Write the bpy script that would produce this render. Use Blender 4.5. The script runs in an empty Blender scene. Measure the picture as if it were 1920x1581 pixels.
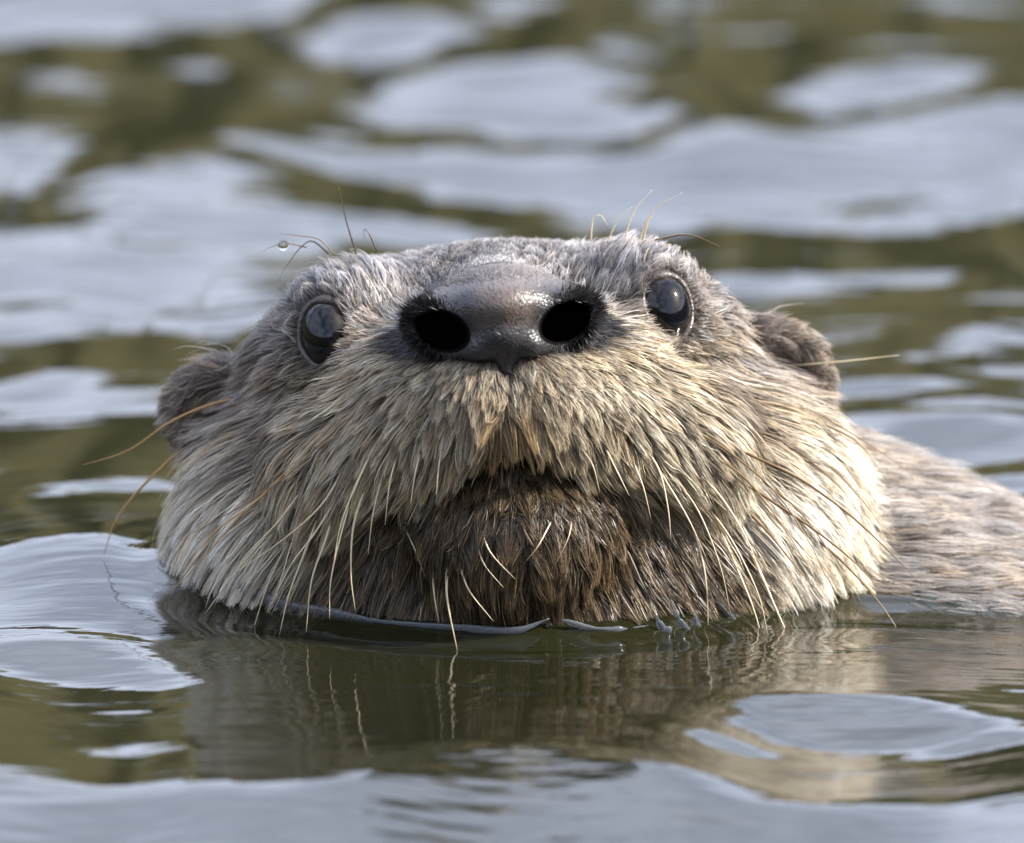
import bpy, math, random
import numpy as np
from mathutils import Vector, Matrix, kdtree

rng = np.random.default_rng(11)
random.seed(11)
scene = bpy.context.scene
col = scene.collection
R = math.radians

# ------------------------------------------------------------------ camera, sky, sun, exposure
PITCH = R(11.0)                 # the lens looks down on the water by this much
DIST = 400.0                   # cm from lens to the otter's nose
NOSE_Z = 6.44                  # cm of the nose above the water
AX_U, AX_V = 0.15, -2.005      # lens axis against the nose, cm
fwd = np.array([0, math.cos(PITCH), -math.sin(PITCH)])
upv = np.array([0, math.sin(PITCH), math.cos(PITCH)])
rgt = np.array([1.0, 0, 0])
P0 = np.array([0, 0, NOSE_Z])
cam_pos = P0 + AX_U * rgt + AX_V * upv - DIST * fwd
cam = bpy.data.cameras.new('camera')
cam.sensor_width = 36.0
cam.lens = 36.0 * DIST / 19.2
cam.clip_start = 0.05
cam.clip_end = 2000
cam.dof.use_dof = True
cam.dof.focus_distance = (DIST + 2.6) / 100
cam.dof.aperture_fstop = 18
cam_o = bpy.data.objects.new('camera', cam)
col.objects.link(cam_o)
cam_o.location = Vector(cam_pos / 100)
cam_o.rotation_euler = (math.pi / 2 - PITCH, 0, 0)
scene.camera = cam_o

SUN_EL, SUN_AZ = R(37), R(99)   # azimuth from +Y (away from the lens) towards +X
world = bpy.data.worlds.new('World')
scene.world = world
world.use_nodes = True
wn = world.node_tree.nodes
wl = world.node_tree.links
bg = wn['Background']
sky = wn.new('ShaderNodeTexSky')
sky.sky_type = 'NISHITA'
sky.sun_disc = False
sky.sun_elevation = SUN_EL
sky.sun_rotation = SUN_AZ
sky.air_density = 1.0
sky.dust_density = 3.0
wtc = wn.new('ShaderNodeTexCoord')
wmp = wn.new('ShaderNodeMapping'); wmp.inputs['Scale'].default_value = (2.2, 2.2, 6.0)
wl.new(wtc.outputs['Generated'], wmp.inputs[0])
wno = wn.new('ShaderNodeTexNoise'); wno.inputs['Scale'].default_value = 1.0; wno.inputs['Detail'].default_value = 7
wl.new(wmp.outputs[0], wno.inputs['Vector'])
wrp = wn.new('ShaderNodeValToRGB')
wrp.color_ramp.elements[0].position = 0.36; wrp.color_ramp.elements[0].color = (0.10, 0.10, 0.10, 1)
wrp.color_ramp.elements[1].position = 0.62; wrp.color_ramp.elements[1].color = (0.95, 0.95, 0.95, 1)
wl.new(wno.outputs[0], wrp.inputs[0])
wmx = wn.new('ShaderNodeMixRGB')
wmx.inputs[2].default_value = (7.0, 7.7, 9.6, 1)      # thin bright cloud
wl.new(wrp.outputs[0], wmx.inputs[0]); wl.new(sky.outputs[0], wmx.inputs[1])
wl.new(wmx.outputs[0], bg.inputs[0])
bg.inputs[1].default_value = 0.13
sun = bpy.data.lights.new('sun', 'SUN')
sun.energy = 5.0
sun.angle = R(0.6)
sun.color = (1.0, 0.95, 0.87)
sun_o = bpy.data.objects.new('sun', sun)
col.objects.link(sun_o)
sd = Vector((math.sin(SUN_AZ) * math.cos(SUN_EL), math.cos(SUN_AZ) * math.cos(SUN_EL), math.sin(SUN_EL)))
sun_o.rotation_euler = sd.to_track_quat('Z', 'Y').to_euler()
sun_o.location = sd * 5
scene.view_settings.view_transform = 'Standard'
scene.view_settings.look = 'None'
scene.view_settings.exposure = 1.08
scene.view_settings.gamma = 1.0
scene.view_settings.use_curve_mapping = False
scene.cycles.max_bounces = 8
scene.cycles.use_denoising = True

# ------------------------------------------------------------------ helpers
ROLL, YAW = R(4.2), R(2.1)

def h2v(p):
    """head space (x right, w away, z up, cm) -> lens-aligned space"""
    x, w, z = p[..., 0], p[..., 1], p[..., 2]
    x1 = x * math.cos(YAW) - w * math.sin(YAW)
    w1 = x * math.sin(YAW) + w * math.cos(YAW)
    return np.stack([x1 * math.cos(ROLL) - z * math.sin(ROLL), w1, x1 * math.sin(ROLL) + z * math.cos(ROLL)], -1)

def v2h(p):
    u, w, v = p[..., 0], p[..., 1], p[..., 2]
    x1 = u * math.cos(ROLL) + v * math.sin(ROLL)
    z = -u * math.sin(ROLL) + v * math.cos(ROLL)
    return np.stack([x1 * math.cos(YAW) + w * math.sin(YAW), -x1 * math.sin(YAW) + w * math.cos(YAW), z], -1)

def v2w(p):
    return P0 + p[..., 0:1] * rgt + p[..., 1:2] * fwd + p[..., 2:3] * upv

def h2w(p):
    return v2w(h2v(np.asarray(p, float)))

def w2h(p):
    q = np.asarray(p, float) - P0
    return v2h(np.stack([q @ rgt, q @ fwd, q @ upv], -1))

def px2h(px, py, w):
    """photo position at depth w -> head space"""
    s = 1 + w / DIST
    return v2h(np.array([AX_U + (px - 960) / 100 * s, w, AX_V + (790.5 - py) / 100 * s]))

def px2water(px, py):
    d = fwd + (px - 960) / 100 / DIST * rgt + (790.5 - py) / 100 / DIST * upv
    t = -cam_pos[2] / d[2]
    return (cam_pos + t * d)[:2]

def mesh_obj(name, verts, faces, mat, parent=None, colors=None, smooth=True):
    me = bpy.data.meshes.new(name)
    verts = np.asarray(verts, np.float32)
    if isinstance(faces, np.ndarray):
        n = faces.shape[1]
        me.vertices.add(len(verts))
        me.vertices.foreach_set('co', verts.ravel())
        me.loops.add(faces.size)
        me.loops.foreach_set('vertex_index', faces.astype(np.int32).ravel())
        me.polygons.add(len(faces))
        me.polygons.foreach_set('loop_start', np.arange(0, faces.size, n, dtype=np.int32))
        me.update(calc_edges=True)
    else:
        me.from_pydata(verts.tolist(), [], faces)
    if smooth:
        me.polygons.foreach_set('use_smooth', np.ones(len(me.polygons), bool))
    if colors is not None:
        a = me.color_attributes.new('Col', 'FLOAT_COLOR', 'POINT')
        c = np.ones((len(verts), 4), np.float32)
        c[:, :3] = colors
        a.data.foreach_set('color', c.ravel())
    me.materials.append(mat)
    me.update()
    o = bpy.data.objects.new(name, me)
    col.objects.link(o)
    if parent:
        o.parent = parent
    return o

def new_mat(name):
    m = bpy.data.materials.new(name)
    m.use_nodes = True
    return m, m.node_tree.nodes, m.node_tree.links, m.node_tree.nodes['Principled BSDF']

def smoothstep(a, b, x):
    t = np.clip((x - a) / (b - a), 0, 1)
    return t * t * (3 - 2 * t)

def vnoise(p, seed=0):
    """value noise, p (...,k)"""
    p = np.asarray(p, float)
    i = np.floor(p).astype(np.int64)
    f = p - i
    f = f * f * (3 - 2 * f)
    k = p.shape[-1]
    out = 0
    for c in range(2 ** k):
        w = 1.0
        hsh = np.full(p.shape[:-1], seed * 7919 + 17, np.int64)
        for a in range(k):
            b = (c >> a) & 1
            w = w * (f[..., a] if b else 1 - f[..., a])
            hsh = (hsh * 1103515245 + (i[..., a] + b) * [374761393, 668265263, 2147483647][a]) & 0x7fffffff
            hsh = (hsh ^ (hsh >> 13)) * 1274126177 & 0x7fffffff
        out = out + w * ((hsh ^ (hsh >> 16)) & 0xffff) / 65535.0
    return out

def surface_nets(f, org, h):
    s = f < 0
    C = [(a, b, c) for a in (0, 1) for b in (0, 1) for c in (0, 1)]
    def sub(A, o):
        return A[o[0]:A.shape[0] - 1 + o[0], o[1]:A.shape[1] - 1 + o[1], o[2]:A.shape[2] - 1 + o[2]]
    cnt = sum(sub(s, o).astype(np.int8) for o in C)
    act = (cnt > 0) & (cnt < 8)
    ids = np.argwhere(act)
    idx = np.full(act.shape, -1, np.int64)
    idx[act] = np.arange(len(ids))
    acc = np.zeros((len(ids), 3))
    num = np.zeros(len(ids))
    fv = {o: f[ids[:, 0] + o[0], ids[:, 1] + o[1], ids[:, 2] + o[2]] for o in C}
    for o in C:
        for ax in range(3):
            if o[ax] == 0:
                q = list(o); q[ax] = 1; q = tuple(q)
                a, b = fv[o], fv[q]
                m = (a < 0) != (b < 0)
                t = np.where(m, a / np.where(m, a - b, 1), 0)
                pos = np.tile(np.array(o, float), (len(ids), 1))
                pos[:, ax] = t
                acc += pos * m[:, None]
                num += m
    V = org + (ids + acc / num[:, None]) * h
    quads = []
    for ax in range(3):
        o1, o2 = (ax + 1) % 3, (ax + 2) % 3
        a = [slice(None)] * 3; b = [slice(None)] * 3
        a[ax] = slice(0, -1); b[ax] = slice(1, None)
        sa, sb = s[tuple(a)], s[tuple(b)]
        e = np.argwhere(sa != sb)
        ok = (e[:, o1] > 0) & (e[:, o2] > 0) & (e[:, o1] < f.shape[o1] - 1) & (e[:, o2] < f.shape[o2] - 1)
        e = e[ok]
        flip = ~sa[e[:, 0], e[:, 1], e[:, 2]]
        cs = []
        for d1, d2 in ((1, 1), (0, 1), (0, 0), (1, 0)):
            q = e.copy(); q[:, o1] -= d1; q[:, o2] -= d2
            cs.append(idx[q[:, 0], q[:, 1], q[:, 2]])
        Q = np.stack(cs, 1)
        Q[flip] = Q[flip][:, ::-1]
        quads.append(Q)
    return V, np.concatenate(quads)

class Field:
    def __init__(self, fn, lo, hi, h):
        self.lo, self.h = np.array(lo, float), h
        n = [int(math.ceil((hi[i] - lo[i]) / h)) + 1 for i in range(3)]
        g = np.meshgrid(*[lo[i] + h * np.arange(n[i]) for i in range(3)], indexing='ij')
        f = fn(*[a.astype(np.float32) for a in g])
        for ax in range(3):
            sl = [slice(None)] * 3
            for e in (0, -1):
                sl[ax] = e
                f[tuple(sl)] = np.maximum(f[tuple(sl)], 0.05)
        self.f = f
    def mesh(self):
        return surface_nets(self.f, self.lo, self.h)
    def __call__(self, p):
        q = (np.asarray(p) - self.lo) / self.h
        q = np.clip(q, 0, np.array(self.f.shape) - 1.001)
        i = q.astype(np.int64); t = q - i
        out = 0
        for a in (0, 1):
            for b in (0, 1):
                for c in (0, 1):
                    w = (t[..., 0] if a else 1 - t[..., 0]) * (t[..., 1] if b else 1 - t[..., 1]) * (t[..., 2] if c else 1 - t[..., 2])
                    out = out + w * self.f[i[..., 0] + a, i[..., 1] + b, i[..., 2] + c]
        return out
    def grad(self, p, e=None):
        e = e or self.h
        g = np.stack([self(p + np.eye(3)[k] * e) - self(p - np.eye(3)[k] * e) for k in range(3)], -1)
        return g / (np.linalg.norm(g, axis=-1, keepdims=True) + 1e-9)

def ell(x, w, z, c, r):
    a, b, d = (x - c[0]) / r[0], (w - c[1]) / r[1], (z - c[2]) / r[2]
    k0 = np.sqrt(a * a + b * b + d * d)
    k1 = np.sqrt((a / r[0]) ** 2 + (b / r[1]) ** 2 + (d / r[2]) ** 2) + 1e-6
    return k0 * (k0 - 1) / k1

def cone(x, w, z, a, b, ra, rb):
    a, b = np.array(a, float), np.array(b, float)
    d = b - a
    t = np.clip(((x - a[0]) * d[0] + (w - a[1]) * d[1] + (z - a[2]) * d[2]) / (d @ d), 0, 1)
    return np.sqrt((x - a[0] - t * d[0]) ** 2 + (w - a[1] - t * d[1]) ** 2 + (z - a[2] - t * d[2]) ** 2) - (ra + (rb - ra) * t)

def smin(a, b, k):
    h = np.clip(0.5 + 0.5 * (b - a) / k, 0, 1)
    return b + (a - b) * h - k * h * (1 - h)

def smax(a, b, k):
    return -smin(-a, -b, k)

# ------------------------------------------------------------------ the otter's shape
EYE = np.array([3.13, 4.82, -0.22])
EZ = 1.36
EYE_DIR = np.array([0.42, -0.86, 0.28]); EYE_DIR /= np.linalg.norm(EYE_DIR)

def mouth_z(ax):
    return -2.42 - 0.56 * (np.sqrt(ax * ax + 0.16) - 0.4) ** 0.9

def nostril(ax, w, z):
    n = ell(ax, w, z - 0.22 * (ax - 1.15), (1.17, 0.4, -0.22), (0.47, 3.6, 0.36))
    n = smin(n, cone(ax, w, z, (1.40, -0.3, -0.08), (1.72, 0.85, 0.04), 0.17, 0.08), 0.2)
    return smax(n, w - 1.75, 0.15)

def nose_sdf(x, w, z):
    ax = np.abs(x)
    d = ell(ax, w, z, (0, 1.95, 0.16), (1.26, 1.95, 0.78))
    d = smin(d, ell(ax, w, z, (1.16, 1.50, -0.10), (0.72, 1.15, 0.60)), 0.4)
    d = smin(d, ell(ax, w, z, (0, 0.98, -0.40), (0.70, 0.86, 0.47)), 0.25)
    d = smin(d, cone(ax, w, z, (0, 0.75, -0.45), (0, 0.62, -1.02), 0.42, 0.12), 0.22)
    d = smin(d, cone(ax, w, z, (1.35, 1.25, -0.62), (0.5, 0.55, -0.62), 0.10, 0.22), 0.2)
    return smax(d, -nostril(ax, w, z), 0.10)

def head_sdf(x, w, z):
    x = x - 0.22 * smoothstep(-0.8, -3.0, z) * smoothstep(3.0, 7.0, w)
    ax = np.abs(x)
    d = ell(ax, w, z, (0, 8.5, -3.4), (5.65, 6.0, 4.70))                        # skull and jowls
    d = smin(d, ell(ax, w, z, (4.0, 7.4, -4.15), (2.38, 3.2, 2.75)), 0.7)         # cheeks
    d = smin(d, ell(ax, w, z, (2.70, 5.6, 0.36), (1.15, 1.2, 0.78)), 0.6)      # brows
    d = smin(d, ell(ax, w, z, (0, 3.9, -1.6), (3.0, 3.3, 1.9)), 0.9)           # muzzle
    d = smin(d, cone(ax, w, z, (0, 1.7, -0.05), (0, 6.2, 0.10), 0.95, 1.1), 0.7)  # bridge of the nose
    d = smin(d, ell(ax, w, z, (3.25, 6.4, -0.55), (1.2, 2.0, 1.05)), 0.5)      # temples
    d = smin(d, ell(ax, w, z, (0, 7.2, 0.25), (3.5, 2.2, 1.05)), 0.6)          # flat forehead
    # hollow between bridge and eye
    d = smax(d, -ell(ax, w, z, (2.15, 3.0, 0.72), (0.75, 1.5, 0.62)), 0.6)
    d = smin(d, ell(ax, w, z, (0, 5.8, -6.0), (4.4, 3.3, 3.6)), 1.0)           # throat
    ch = ell(ax, w, z, (0, 3.15, -4.05), (2.05, 1.85, 1.62))
    d = smin(d, ch, 0.35)                                                       # chin
    # mouth line: a deep gap under the lips
    mz = mouth_z(ax)
    gr = smax(np.abs(z - mz + 0.12) - 0.22 * (1 - smoothstep(0.6, 2.6, ax)), ax - 2.6, 0.2)
    gr = smax(gr, w - (2.5 + 0.50 * ax), 0.2)
    d = smax(d, -gr, 0.22)
    pads = cone(ax, w, z, (0.55, 1.55, -1.40), (2.9, 3.7, -2.60), 1.04, 1.42)   # lips
    pads = smax(pads, -(z - mz - 0.02), 0.25 + 0.35 * smoothstep(1.2, 2.6, ax))
    d = smin(d, pads, 0.35)
    d = smax(d, -(nostril(ax, w, z) - 0.06), 0.05)
    # eye socket and lids
    ed = np.sqrt((ax - EYE[0]) ** 2 + (w - EYE[1]) ** 2 + ((z - EYE[2]) / EZ) ** 2)
    al = (ax - EYE[0]) * EYE_DIR[0] + (w - EYE[1]) * EYE_DIR[1] + (z - EYE[2]) * EYE_DIR[2]
    d = smin(d, smax(np.abs(ed - 0.635) - 0.07, np.abs(al - 0.16) - 0.20, 0.1), 0.25)
    d = smax(d, -(ed - 0.60), 0.05)
    # ears: cupped shells
    e1 = ell(ax, w, z, (5.32, 7.55, -1.50), (1.12, 0.42, 1.08))
    e1 = smax(e1, -ell(ax, w, z, (5.40, 7.12, -1.55), (0.80, 0.58, 0.78)), 0.12)
    d = smin(d, e1, 0.15)
    return d

def body_sdf(x, w, z):
    d = cone(x, w, z, (2.0, 11.6, -5.2), (15.5, 8.6, -14.7), 4.6, 5.9)
    return d + 0.12 * np.sin(x * 1.7 + z * 1.1) * np.sin(w * 0.9 + x * 0.5)

def full_sdf(x, w, z):
    return smin(head_sdf(x, w, z), body_sdf(x, w, z), 0.6)

skin = Field(full_sdf, (-7.6, 0.2, -8.6), (19, 20, 2.4), 0.115)

nose_f = Field(nose_sdf, (-2.2, -0.4, -1.3), (2.2, 3.6, 1.3), 0.05)

# ------------------------------------------------------------------ materials
def fur_material(name, rough, transl, spec):
    m, n, l, b = new_mat(name)
    a = n.new('ShaderNodeVertexColor'); a.layer_name = 'Col'
    l.new(a.outputs[0], b.inputs['Base Color'])
    b.inputs['Roughness'].default_value = rough
    b.inputs['Specular IOR Level'].default_value = spec
    if transl > 0:
        t = n.new('ShaderNodeBsdfTranslucent')
        l.new(a.outputs[0], t.inputs[0])
        mx = n.new('ShaderNodeMixShader'); mx.inputs[0].default_value = transl
        l.new(b.outputs[0], mx.inputs[1]); l.new(t.outputs[0], mx.inputs[2])
        l.new(mx.outputs[0], n['Material Output'].inputs[0])
    return m
M_skin = fur_material('otter_skin', 0.9, 0, 0.02)
M_fur = fur_material('otter_fur', 0.36, 0.22, 0.33)

m, n, l, b = new_mat('nose_leather'); M_nose = m
a = n.new('ShaderNodeVertexColor'); a.layer_name = 'Col'
tx = n.new('ShaderNodeTexVoronoi'); tx.inputs['Scale'].default_value = 1700
tc = n.new('ShaderNodeTexCoord'); l.new(tc.outputs['Object'], tx.inputs['Vector'])
nz = n.new('ShaderNodeTexNoise'); nz.inputs['Scale'].default_value = 700; nz.inputs['Detail'].default_value = 6
l.new(tc.outputs['Object'], nz.inputs['Vector'])
ad = n.new('ShaderNodeMath'); ad.operation = 'ADD'
l.new(tx.outputs['Distance'], ad.inputs[0]); l.new(nz.outputs[0], ad.inputs[1])
bp = n.new('ShaderNodeBump'); bp.inputs['Strength'].default_value = 0.35; bp.inputs['Distance'].default_value = 0.0003
l.new(ad.outputs[0], bp.inputs['Height']); l.new(bp.outputs[0], b.inputs['Normal'])
l.new(a.outputs[0], b.inputs['Base Color'])
b.inputs['Roughness'].default_value = 0.38
mr = n.new('ShaderNodeMapRange')            # sheen cut inside the nostrils to keep them dark, the outside is wet
mr.inputs['From Min'].default_value = 0.006; mr.inputs['From Max'].default_value = 0.013
mr.inputs['To Min'].default_value = 0.02; mr.inputs['To Max'].default_value = 0.55
sr = n.new('ShaderNodeSeparateColor'); l.new(a.outputs[0], sr.inputs[0])
l.new(sr.outputs[0], mr.inputs['Value']); l.new(mr.outputs[0], b.inputs['Specular IOR Level'])
mr2 = n.new('ShaderNodeMapRange')
mr2.inputs['From Min'].default_value = 0.006; mr2.inputs['From Max'].default_value = 0.013
mr2.inputs['To Min'].default_value = 1.0; mr2.inputs['To Max'].default_value = 0.38
l.new(sr.outputs[0], mr2.inputs['Value']); l.new(mr2.outputs[0], b.inputs['Roughness'])

m, n, l, b = new_mat('eye_cornea'); M_eye = m
a = n.new('ShaderNodeVertexColor'); a.layer_name = 'Col'
l.new(a.outputs[0], b.inputs['Base Color'])
b.inputs['Roughness'].default_value = 0.06
b.inputs['IOR'].default_value = 1.4

M_whisk = fur_material('whisker', 0.3, 0.2, 0.6)

m, n, l, b = new_mat('pond_water'); M_water = m
b.inputs['Base Color'].default_value = (0.012, 0.012, 0.005, 1)
b.inputs['Roughness'].default_value = 0.03
b.inputs['IOR'].default_value = 1.55
tc = n.new('ShaderNodeTexCoord')
mp = n.new('ShaderNodeMapping'); mp.inputs['Scale'].default_value = (14, 30, 1)
l.new(tc.outputs['Object'], mp.inputs[0])
nz = n.new('ShaderNodeTexNoise'); nz.inputs['Scale'].default_value = 1.0; nz.inputs['Detail'].default_value = 3
l.new(mp.outputs[0], nz.inputs['Vector'])
mp2 = n.new('ShaderNodeMapping'); mp2.inputs['Scale'].default_value = (32, 130, 1); mp2.inputs['Rotation'].default_value = (0, 0, 0.12)
l.new(tc.outputs['Object'], mp2.inputs[0])
nz2 = n.new('ShaderNodeTexNoise'); nz2.inputs['Scale'].default_value = 1.0; nz2.inputs['Detail'].default_value = 4
l.new(mp2.outputs[0], nz2.inputs['Vector'])
sm = n.new('ShaderNodeMath'); sm.operation = 'MULTIPLY_ADD'; sm.inputs[1].default_value = 0.16
l.new(nz2.outputs[0], sm.inputs[0]); l.new(nz.outputs[0], sm.inputs[2])
bp = n.new('ShaderNodeBump'); bp.inputs['Strength'].default_value = 0.14; bp.inputs['Distance'].default_value = 0.01
l.new(sm.outputs[0], bp.inputs['Height']); l.new(bp.outputs[0], b.inputs['Normal'])

m, n, l, b = new_mat('droplet_water'); M_drop = m
b.inputs['Base Color'].default_value = (1, 1, 1, 1)
b.inputs['Roughness'].default_value = 0.0
b.inputs['IOR'].default_value = 1.33
b.inputs['Transmission Weight'].default_value = 1.0

m, n, l, b = new_mat('wooded_bank'); M_bank = m
nz = n.new('ShaderNodeTexNoise'); nz.inputs['Scale'].default_value = 0.35; nz.inputs['Detail'].default_value = 8
tc = n.new('ShaderNodeTexCoord'); l.new(tc.outputs['Object'], nz.inputs['Vector'])
cr = n.new('ShaderNodeValToRGB')
cr.color_ramp.elements[0].position = 0.35; cr.color_ramp.elements[0].color = (0.040, 0.038, 0.018, 1)
cr.color_ramp.elements[1].position = 0.7; cr.color_ramp.elements[1].color = (0.10, 0.090, 0.044, 1)
l.new(nz.outputs[0], cr.inputs[0]); l.new(cr.outputs[0], b.inputs['Base Color'])
b.inputs['Roughness'].default_value = 0.9
b.inputs['Specular IOR Level'].default_value = 0.1

# ------------------------------------------------------------------ water: one rippled sheet to the far bank
# wave faces tilted to the lens show the sky, those tilted away the bank: (px, py, half width, half height, tilt, strength)
BRIGHT = [
 (150, 25, 420, 46, 6, 1), (740, 86, 165, 40, 3, 1), (960, 30, 95, 28, 8, .9), (1240, 22, 60, 16, 0, .5), (375, 126, 78, 18, -4, .8),
 (100, 162, 75, 16, 0, .6), (930, 185, 245, 46, 2, 1), (1040, 225, 200, 30, -4, 1), (640, 252, 80, 13, 2, .7),
 (1640, 190, 205, 30, 9, 1), (1160, 118, 78, 26, 0, .7), (1470, 75, 40, 14, 0, .4), (1700, 115, 130, 12, 4, .45), (1800, 20, 140, 14, 0, .5),
 (70, 310, 120, 58, 3, 1), (320, 420, 310, 115, 2, 1), (850, 300, 480, 34, -2, 1), (1480, 318, 430, 62, 4, 1), (1800, 275, 200, 60, 8, 1),
 (1450, 380, 130, 24, -5, 1), (1740, 370, 200, 32, 8, 1), (230, 525, 330, 62, 3, 1), (60, 590, 200, 18, 2, 1), (420, 580, 120, 22, 8, 1), (880, 335, 90, 22, 0, 1),
 (760, 415, 200, 22, -5, 1),
 (1400, 515, 95, 13, 5, 1), (1520, 508, 40, 12, 6, .8), (1640, 500, 50, 13, 8, 1), (1755, 502, 55, 13, 8, 1),
 (1845, 628, 85, 20, 12, 1), (1725, 665, 38, 9, 4, .8), (1660, 712, 110, 11, -2, .9), (1890, 682, 40, 9, -3, .8), (1640, 605, 40, 9, 0, .5),
 (1790, 800, 190, 36, -2, 1), (1880, 872, 90, 17, 0, 1), (1820, 748, 110, 8, -3, .8), (1610, 765, 40, 10, 0, .5),
 (70, 708, 110, 24, 3, 1), (100, 742, 95, 10, 14, .9), (215, 742, 115, 12, 16, 1), (320, 745, 40, 14, 12, .9), (150, 920, 110, 12, 7, 1), (300, 908, 40, 11, 0, .9),
 (140, 1118, 270, 52, -4, 1), (320, 1165, 90, 30, -6, 1), (120, 1238, 215, 34, -7, 1), (290, 1268, 70, 18, -5, 1),
 (240, 1425, 150, 14, 0, .7), (490, 1388, 62, 5, 0, .8), (100, 1012, 120, 6, 3, .4), (120, 1050, 150, 4, 3, .5), (220, 1335, 60, 10, -4, .6),
 (1590, 1345, 250, 22, -1, 1), (1640, 1365, 300, 24, -1, 1), (1850, 1390, 130, 12, 3, 1), (1340, 1405, 97, 12, -4, 1), (1900, 1297, 32, 8, 0, 1),
]
DARK = [(90, 422, 125, 20, -2, 1), (680, 368, 215, 26, -2, 1), (860, 375, 120, 30, 0, 1), (25, 555, 40, 20, 0, .8), (180, 315, 70, 14, 25, .8),
        (1640, 372, 110, 12, 10, .8), (1190, 196, 50, 7, 0, .6), (1810, 205, 60, 9, 20, .8), (170, 590, 50, 6, 0, .5)]

def axis(dense, lo, hi, far, growth=1.16):
    a = list(np.arange(lo, hi + dense / 2, dense))
    s = dense
    while a[-1] < far:
        s *= growth; a.append(a[-1] + s)
    s = dense
    b = []
    x = lo
    while x > -far:
        s *= growth; x -= s; b.append(x)
    return np.array(b[::-1] + a)

gx = axis(0.17, -14, 16, 7500)
gy = axis(0.22, -42, 92, 7500)
gy = np.unique(np.concatenate([gy[(gy < -1.6) | (gy > 11)], np.arange(-1.5, 11, 0.09)]))
X, Y = np.meshgrid(gx, gy, indexing='ij')

def blob_mask(items):
    out = np.zeros_like(X)
    wob = (vnoise(np.stack([X * 0.35, Y * 0.10], -1), 5) - 0.5) * 0.9 + (vnoise(np.stack([X * 1.1, Y * 0.3], -1), 6) - 0.5) * 0.45
    for (px, py, hw, hh, tilt, st) in items:
        c = px2water(px, py)
        sx = np.linalg.norm(px2water(px + 50, py) - c) / 50
        sy = abs(px2water(px, py - 20)[1] - px2water(px, py + 20)[1]) / 40
        m = (np.abs(X - c[0]) < hw * sx * 1.8 + 3) & (np.abs(Y - c[1]) < (hh * 2.2 + abs(math.tan(R(tilt))) * hw) * sy + 4)
        du = (X[m] - c[0]) / sx
        dv = (Y[m] - c[1]) / sy - du * math.tan(R(tilt))
        r = np.sqrt((du / hw) ** 2 + (dv / hh) ** 2)
        out[m] = np.maximum(out[m], st * (1 - smoothstep(0.60, 1.30, r + wob[m] * 0.7)))
    return out

B = blob_mask(BRIGHT) * (1 - blob_mask(DARK))
# the broad near wave along the bottom of the view
edge_px = np.array([(-400, 1440), (0, 1462), (300, 1500), (520, 1520), (690, 1478), (780, 1452), (850, 1418), (1000, 1414), (1200, 1438), (1420, 1500), (1560, 1520), (1680, 1482), (1920, 1490), (2300, 1500)], float)
ew = np.array([px2water(*p) for p in edge_px])
ey = np.interp(gx, ew[:, 0], ew[:, 1])
kx = np.exp(-((gx[:, None] - gx[None, :]) / 0.7) ** 2) * np.gradient(gx)[None, :]
kx /= kx.sum(1, keepdims=True)
ey = (kx @ ey)[:, None]
front = smoothstep(0.0, 2.2, ey - Y + (vnoise(np.stack([X * 0.5, Y * 0.2], -1), 9) - 0.5) * 1.0)
Sb = (B - 0.45)
S = np.tan(R(7.0)) * Sb
# seen over the otter's own mirror image the near faces must lean further
nearw = smoothstep(2, -8, Y)
S = S * (1 + 1.6 * nearw * (B > 0.3) * B)
S = S * (1 - front) + front * (np.tan(R(3.3)) + np.tan(R(3.9)) * smoothstep(-34, -16, Y) * smoothstep(10, 6, np.abs(X)) + 0.04 * (vnoise(np.stack([X * 0.25 + Y * 0.1, Y * 0.1], -1), 12) - 0.5))
S += 0.030 * (vnoise(np.stack([X * 0.22, Y * 0.10], -1), 3) - 0.5) + 0.016 * (vnoise(np.stack([X * 0.7, Y * 0.33], -1), 4) - 0.5)
S = kx @ S
S = S * smoothstep(-75, -38, Y) * smoothstep(140, 90, Y) * smoothstep(-40, -13, X) * smoothstep(42, 15, X)
dy = np.gradient(gy)[None, :]
# take the slow drift out so the sheet stays level
w_ = np.exp(-((gy[:, None] - gy[None, :]) / 14.0) ** 2) * dy
w_ /= w_.sum(1, keepdims=True)
calm = smoothstep(-14, -4, Y)
S = S - (S @ w_.T) * (0.35 + 0.4 * calm)
H = np.cumsum(S * dy, axis=1)
H -= np.interp(0.0, gy, np.arange(len(gy))) * 0
i0 = int(np.argmin(np.abs(gy - 1.0)))
ww = np.exp(-((gy - 0.0) / 6.0) ** 2); ww /= ww.sum()
H -= (H @ ww)[:, None]
H -= (H @ (np.exp(-((gy[:, None] - gy[None, :]) / 45.0) ** 2) * dy / (np.exp(-((gy[:, None] - gy[None, :]) / 45.0) ** 2) * dy).sum(1, keepdims=True)).T) * smoothstep(12, 40, Y)
H = np.clip(H, -3.0, 3.0)
H *= smoothstep(240, 110, np.abs(Y - 20)) * smoothstep(120, 30, np.abs(X))
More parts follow.
